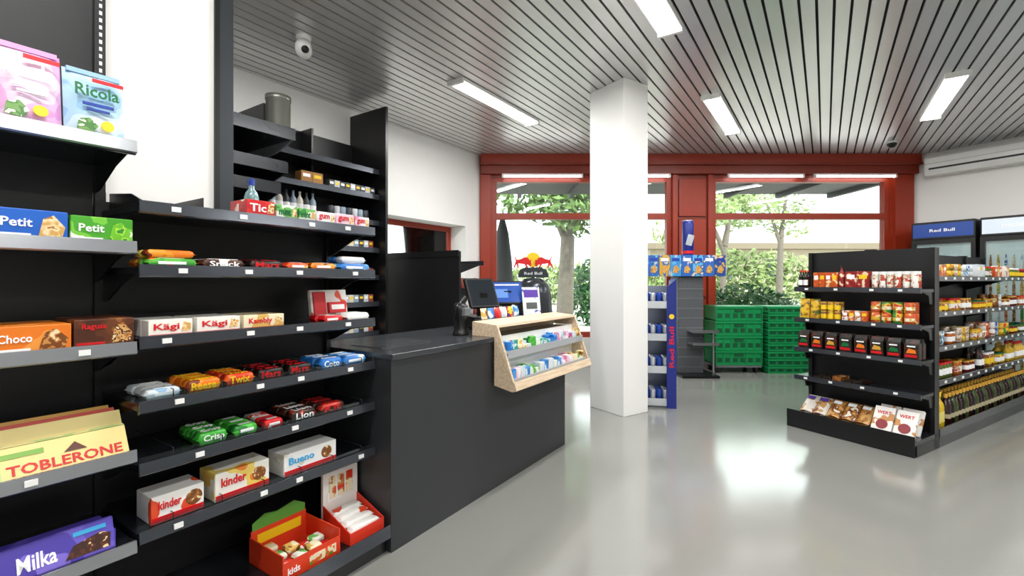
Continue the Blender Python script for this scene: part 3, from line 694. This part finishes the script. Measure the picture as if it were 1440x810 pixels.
box_row('soup_packet_row', GE, -.52, -.34, .125, Z2, .045, .05, .085, [g_wr, g_or], rows=2)
can_row('food_can_row', GE, -.33, -.02, .125, Z2, .033, .082, [g_or, g_gr, g_gr], rows=2, stack=2, lab=(.3, .6, MP('can_lab', ['#f0e8d0', '#d9b62a', '#c9502a'], 30)))
b = B('coffee_bag_row', GE); Z3 = .671
for k in range(8):
    for r in range(2):
        b.box(-.87+k*.108, -.78+k*.108, .13+r*.07, .19+r*.07, Z3, Z3+.12, g_dk, bev=.008); b.prism([(.145+r*.07, Z3+.12), (.175+r*.07, Z3+.12), (.162+r*.07, Z3+.15), (.158+r*.07, Z3+.15)], -.865+k*.108, -.785+k*.108, g_dk, 'x')
    c0 = -.87+k*.108
    b.box(c0+.01, c0+.08, .128, .13, Z3+.02, Z3+.04, T['red']); b.prism([(c0+.015, Z3+.05), (c0+.075, Z3+.05), (c0+.07, Z3+.075), (c0+.03, Z3+.085)], .128, .13, [T['green'], T['orange'], T['gold']][k % 3], 'y')
    b.box(c0+.02, c0+.07, .128, .13, Z3+.095, Z3+.105, T['white'])
b.done()
b = B('chocolate_tablet_group', GE); Z4 = .426
for k in range(5): b.box(-.75+k*.075, -.685+k*.075, .14, .28, Z4, Z4+.012+.012*(k % 3), g_dk if k != 2 else g_jar, bev=.002)
b.done()
b = B('biscuit_bag_group', GE); Z5 = .116
tb = MP('bread', ['#e8e2d8', '#e8e2d8', '#c99a5e', '#8c4a3a'], 16); tb2 = MP('bread2', ['#d8a86a', '#b5782f', '#7c4418', '#efe9df'], 22)
for k in range(5):
    mx = MXr(-.80+k*.105, .12, Z5+.01, rx=-.95)
    m_ = tb if k < 2 else tb2
    b.pouch(-.05, .05, 0, 0, .2, .05, m_, mx=mx); b.pouch(-.05, .05, .06, 0, .2, .05, m_, mx=mx)
    b.box(-.03, .03, -.032, -.028, .13, .16, T['white'] if k > 1 else T['purple'], mx=mx)
b.done()
b = B('biscuit_carton_group', GE)
bc = MP('bisc_carton', ['#f2efea', '#f2efea', '#f2efea', '#c98a4a'], 14)
for k in range(2):
    for r in range(2):
        mx = MXr(-.30+k*.14, .06+r*.09, Z5+.002, rx=-.55); b.box(0, .13, 0, .03, 0, .20, bc, bev=.003, mx=mx); b.lathe(0, 0, [(.038, 0), (.038, .003)], M('berry', '#8c1f2a', .4), 16, mx=mx @ MXr(.065, 0, .06, rx=math.pi/2)); b.text('WERT', .02, .11, -.001, .14, .165, T['red'], mx=mx)
b.done()
PAL = [g_or, g_jar, g_gr, g_wr, g_jar, g_ye, MP('g_blue', ['#2a5cb0', '#e8eef4', '#1d8a9c'], 25), g_spice, m_wht]
JP = [g_jar, g_ye, g_gr, M('jam_red', '#6c1a14', .15), M('pickle_green', '#5a6a2a', .15), M('sauce_orange', '#b9601e', .2)]
def mix_row(z, hmax, kinds, n0=.06, n1=2.5, y=.085):
    xx = n0
    while xx < n1:
        L = random.uniform(.14, .28); k = random.choice(kinds); h = hmax*random.uniform(.7, 1)
        ms = random.sample(PAL, 2)
        if k == 'box': box_row('grocery_box_row', GS, xx, xx+L, y, z, .065, .05, h, ms[:1], rows=2)
        elif k == 'jar': can_row('preserve_jar_row', GS, xx, xx+L, y, z, .03, h*.85, [random.choice(JP)], rows=2, prof=JAR, cap=(.95, .86, 1.0, random.choice([T['red'], T['white'], T['gold'], T['green']])), lab=(.2, .6, random.choice([T['white'], T['yellow'], g_wr])))
        elif k == 'bottle': can_row('bottle_row', GS, xx, xx+L, y, z, .03, h*1.2, [random.choice([soy, g_dk, M('oil', '#c9a51e', .15), M('vinegar', '#e0b84a', .15), M('wine', '#2a0c10', .15)])], rows=2, prof=BOT, cap=(.42, .86, 1.0, random.choice([T['gold'], T['red'], T['green'], T['black']])), lab=(.15, .45, T['white']))
        elif k == 'can': can_row('food_can_row', GS, xx, xx+L, y, z, .036, h*.55, ms, rows=2, stack=2)
        xx += L+random.uniform(.02, .08)
mix_row(1.281, .12, ['box', 'jar', 'can']); mix_row(1.001, .12, ['can', 'jar', 'jar']); mix_row(.731, .13, ['jar', 'can', 'jar']); mix_row(.466, .15, ['jar', 'bottle'])
can_row('cooking_oil_bottle_row', GS, .06, .30, .03, .116, .035, .27, [M('oil_yellow', '#d9b61e', .15)], rows=2, prof=BOT, cap=(.45, .86, 1.0, T['yellow']), lab=(.15, .45, M('label_oil', '#e8d878', .5)))
can_row('wine_bottle_row', GS, .34, 2.4, .03, .116, .036, .24, [M('wine', '#2a0c10', .15), soy, M('olive', '#3a4a1c', .15)], rows=2, prof=BOT, cap=(.42, .86, 1.0, T['gold']), lab=(.2, .34, M('label_cream', '#b8ac8a', .5)))

# ------------------------------------------------------------------ drink fridges
def fridge(t, hdr, label):
    fx = 5.60+.506*t; fy = 6.57-.863*t; FR = (fx, fy, math.atan2(-.863, .506))
    b = B('drinks_fridge', FR); w_ = .66; h_ = 2.05
    b.box(0, w_, .03, .56, .0, h_, M('fridge_body', '#202225', .35), bev=.01)
    b.box(.03, w_-.03, .0295, .05, .15, 1.80, M('fridge_inside', '#c8cdd2', .5, emit=.15))
    b.box(0, w_, -.02, .03, 1.81, h_, PLB, bev=.01); b.box(.02, w_-.02, -.024, -.02, 1.84, 2.02, hdr); b.text(label, .2, w_-.2, -.0255, 1.91, 1.95, T['white'])
    for (a, c, z0, z1) in ((.0, .045, .1, 1.81), (w_-.045, w_, .1, 1.81), (.045, w_-.045, 1.75, 1.81), (.045, w_-.045, .1, .16)): b.box(a, c, -.02, .0295, z0, z1, PLB)
    b.box(.045, w_-.045, -.008, -.004, .16, 1.75, GLASS); b.box(.05, .07, -.06, -.02, .8, 1.3, ALU, bev=.004)
    for z in (.155, .45, .75, 1.05, 1.35): b.box(.046, w_-.046, .0, .0285, z, z+.006, SILVER)
    for z in (.162, .457, .757, 1.057, 1.357):
        for k in range(8): b.lathe(.09+k*.068, .0135, [(.013, 0), (.0135, .13), (.006, .2), (.006, .22)], PAL[int(z*10+k) % 9], 8, z=z)
    b.done()
fridge(0, M('hdr_blue', '#1a3f8c', .3, emit=.3), 'Red Bull'); fridge(.70, M('hdr_silver', '#c5cfda', .3, emit=.4), 'DRINKS'); fridge(1.40, M('hdr_blue', '#1a3f8c', .3), 'COLA')

b = B('air_conditioner', RWF)
b.prism([(-.001, 2.76), (-.001, 3.04), (-.20, 3.04), (-.24, 3.0), (-.24, 2.83), (-.21, 2.76)], .2, 1.5, PLW, 'x')
b.box(.25, 1.45, -.244, -.239, 2.835, 2.86, M('ac_slot', '#2a2b2d', .5)); b.box(.2, 1.5, -.243, -.238, 2.92, 2.923, GREY); b.done()
b = B('security_camera', (-1.60, 3.60, 0), z=C)
b.lathe(0, 0, [(.05, -.03), (.055, -.02), (.055, 0)], PLW, 20); b.rod((0, 0, -.03), (.01, -.02, -.06), .02, PLW)
b.lathe(0, 0, [(.0, -.08), (.035, -.072), (.055, -.04), (.06, 0), (.055, .04), (.035, .07), (0, .075)], PLW, 20, mx=MXr(.01, -.02, -.10, rx=1.2, rz=.3)); b.lathe(0, 0, [(.028, .066), (.026, .082), (.0, .084)], PLB, 16, mx=MXr(.01, -.02, -.10, rx=2.0, rz=.6)); b.done()
b = B('security_camera', (5.1, 6.3, 0), z=C)
b.lathe(0, 0, [(.06, -.025), (.065, -.015), (.065, 0)], PLW, 20); b.lathe(0, 0, [(0, -.085), (.03, -.078), (.05, -.055), (.056, -.025)], PLB, 16); b.done()

# ------------------------------------------------------------------ outside
PAVE = M('pavement', '#b4b0a8', .8, var=.1, scale=3)
b = B('street_ground'); b.box(-40, 50, 7.35, 70, -.2, -.06, PAVE); b.box(-40, -3.2, -10, 7.3, -.2, -.06, PAVE); b.done()
b = B('entrance_canopy'); b.box(-1.0, 6.5, 7.26, 9.1, 2.93, 3.1, M('canopy_dark', '#2a2c2e', .6))
for k in range(8): b.box(-.9+k*1.0, -.82+k*1.0, 7.3, 9.1, 2.85, 2.93, M('canopy_beam', '#1d1e1f', .6))
b.done()
LEAF = M('leaf_green', '#5f7a3c', .7, var=.45, scale=3); LEAFP = M('leaf_pale', '#8a9c62', .7, var=.3, scale=2); LEAF2 = M('hedge_leaf', '#255a22', .6, var=.5, scale=6); BARK = M('bark', '#6a6157', .8, var=.4, scale=12)
def leaves(b, cx, cy, cz, rx, ry, rz, n, s, m):
    for _ in range(n):
        while True:
            p = Vector((random.uniform(-1, 1), random.uniform(-1, 1), random.uniform(-1, 1)))
            if .2 < p.length < 1: break
        c = Vector((cx+p.x*rx, cy+p.y*ry, cz+p.z*rz)); a = Vector((random.gauss(0, 1), random.gauss(0, 1), random.gauss(0, 1))).normalized(); q = a.orthogonal().normalized(); t = random.uniform(.6, 1.3)*s
        b.add([c-a*t, c+q*t*.5, c+a*t, c-q*t*.5], [(0, 1, 2, 3)], m)
def tree(x, y, h, r, n, tr=.2, lf=None):
    b = B('tree', (x, y, 0)); b.rod((0, 0, -.1), (.1, 0, h*.5), tr, BARK, 10, tr*.75); b.rod((.1, 0, h*.5), (.5, .2, h*.85), .12, BARK, 8, .04); b.rod((.1, 0, h*.45), (-.6, .1, h*.8), .10, BARK, 8, .04)
    for k in range(8): leaves(b, random.uniform(-r, r)*.7, random.uniform(-r*.8, r)*.6, h*random.uniform(.6, 1), r*.5, r*.5, r*.32, n, .13, lf or LEAF)
    b.done()
tree(1.35, 12.2, 4.8, 2.0, 240, .24); tree(7.6, 17, 5.0, 1.9, 200, .12, LEAFP); tree(12.5, 22, 6.5, 2.4, 220, .16, LEAFP)
b = B('hedge_bush', (4.3, 8.6, 0)); leaves(b, 0, 0, .55, .95, .5, .66, 2800, .06, LEAF2); leaves(b, .7, 0, .4, .6, .4, .5, 900, .06, LEAF2); b.lathe(0, 0, [(.1, 0), (.05, .5)], BARK); b.done()
b = B('shrub', (2.35, 13.8, 0)); leaves(b, 0, 0, .9, .7, .6, 1.0, 1100, .09, LEAF2); b.lathe(0, 0, [(.08, -.06), (.05, .6)], BARK); b.done()
b = B('garden_hedge', (0, 26, 0)); leaves(b, 3, 0, 1.0, 5, .5, 1.2, 2200, .2, LEAFP); leaves(b, 12, 0, 1.4, 6, .5, 1.7, 3000, .2, LEAFP); b.done()
b = B('neighbour_house', (16, 34, 0)); HW = M('house_wall', '#b8ac96', .8); b.box(-6, 10, 0, 8, 0, 3.6, HW)
b.prism([(-1.2, 3.5), (9.2, 3.5), (9.2, 3.9), (-1.2, 3.9)], -6.8, 10.8, M('house_roof', '#7f7260', .8), 'x'); b.prism([(-1.2, 3.9), (9.2, 3.9), (4, 5.2)], -6.6, 10.6, M('house_roof2', '#a89a86', .8), 'x')
for k in range(4): b.box(-4.5+k*3.5, -3.3+k*3.5, -.03, 0, 1.4, 2.8, M('house_window', '#4c565c', .2))
b.done()
b = B('closed_parasol', (-.17, 8.4, 0)); b.rod((0, 0, -.06), (0, 0, 2.5), .025, ALU); b.lathe(0, 0, [(.16, .8), (.21, .9), (.17, 1.6), (.11, 2.1), (.02, 2.45)], M('parasol_cloth', '#1d2024', .8), 10); b.lathe(0, 0, [(.25, -.06), (.25, .02)], GREY); b.done()

# ------------------------------------------------------------------ light
wd = bpy.data.worlds.new('world'); scene.world = wd; wd.use_nodes = True; nt = wd.node_tree
bg = nt.nodes['Background']; bg.inputs[0].default_value = (.96, .98, 1, 1); bg.inputs[1].default_value = 4.2
sd = bpy.data.lights.new('sun', 'SUN'); sd.energy = 5; sd.angle = .02; sd.color = (1, .95, .86)
so = bpy.data.objects.new('sun', sd); scene.collection.objects.link(so); so.rotation_euler = (math.radians(38), math.radians(18), 0)

scene.view_settings.view_transform = 'Standard'; scene.view_settings.look = 'None'; scene.view_settings.exposure = 0

cam = bpy.data.cameras.new('camera'); co = bpy.data.objects.new('camera', cam); scene.collection.objects.link(co)
co.location = (0, 0, H); co.rotation_euler = (math.pi/2, 0, 0); cam.sensor_width = 36; cam.lens = 16.5; cam.shift_y = -10/1440; cam.clip_start = .02
scene.camera = co
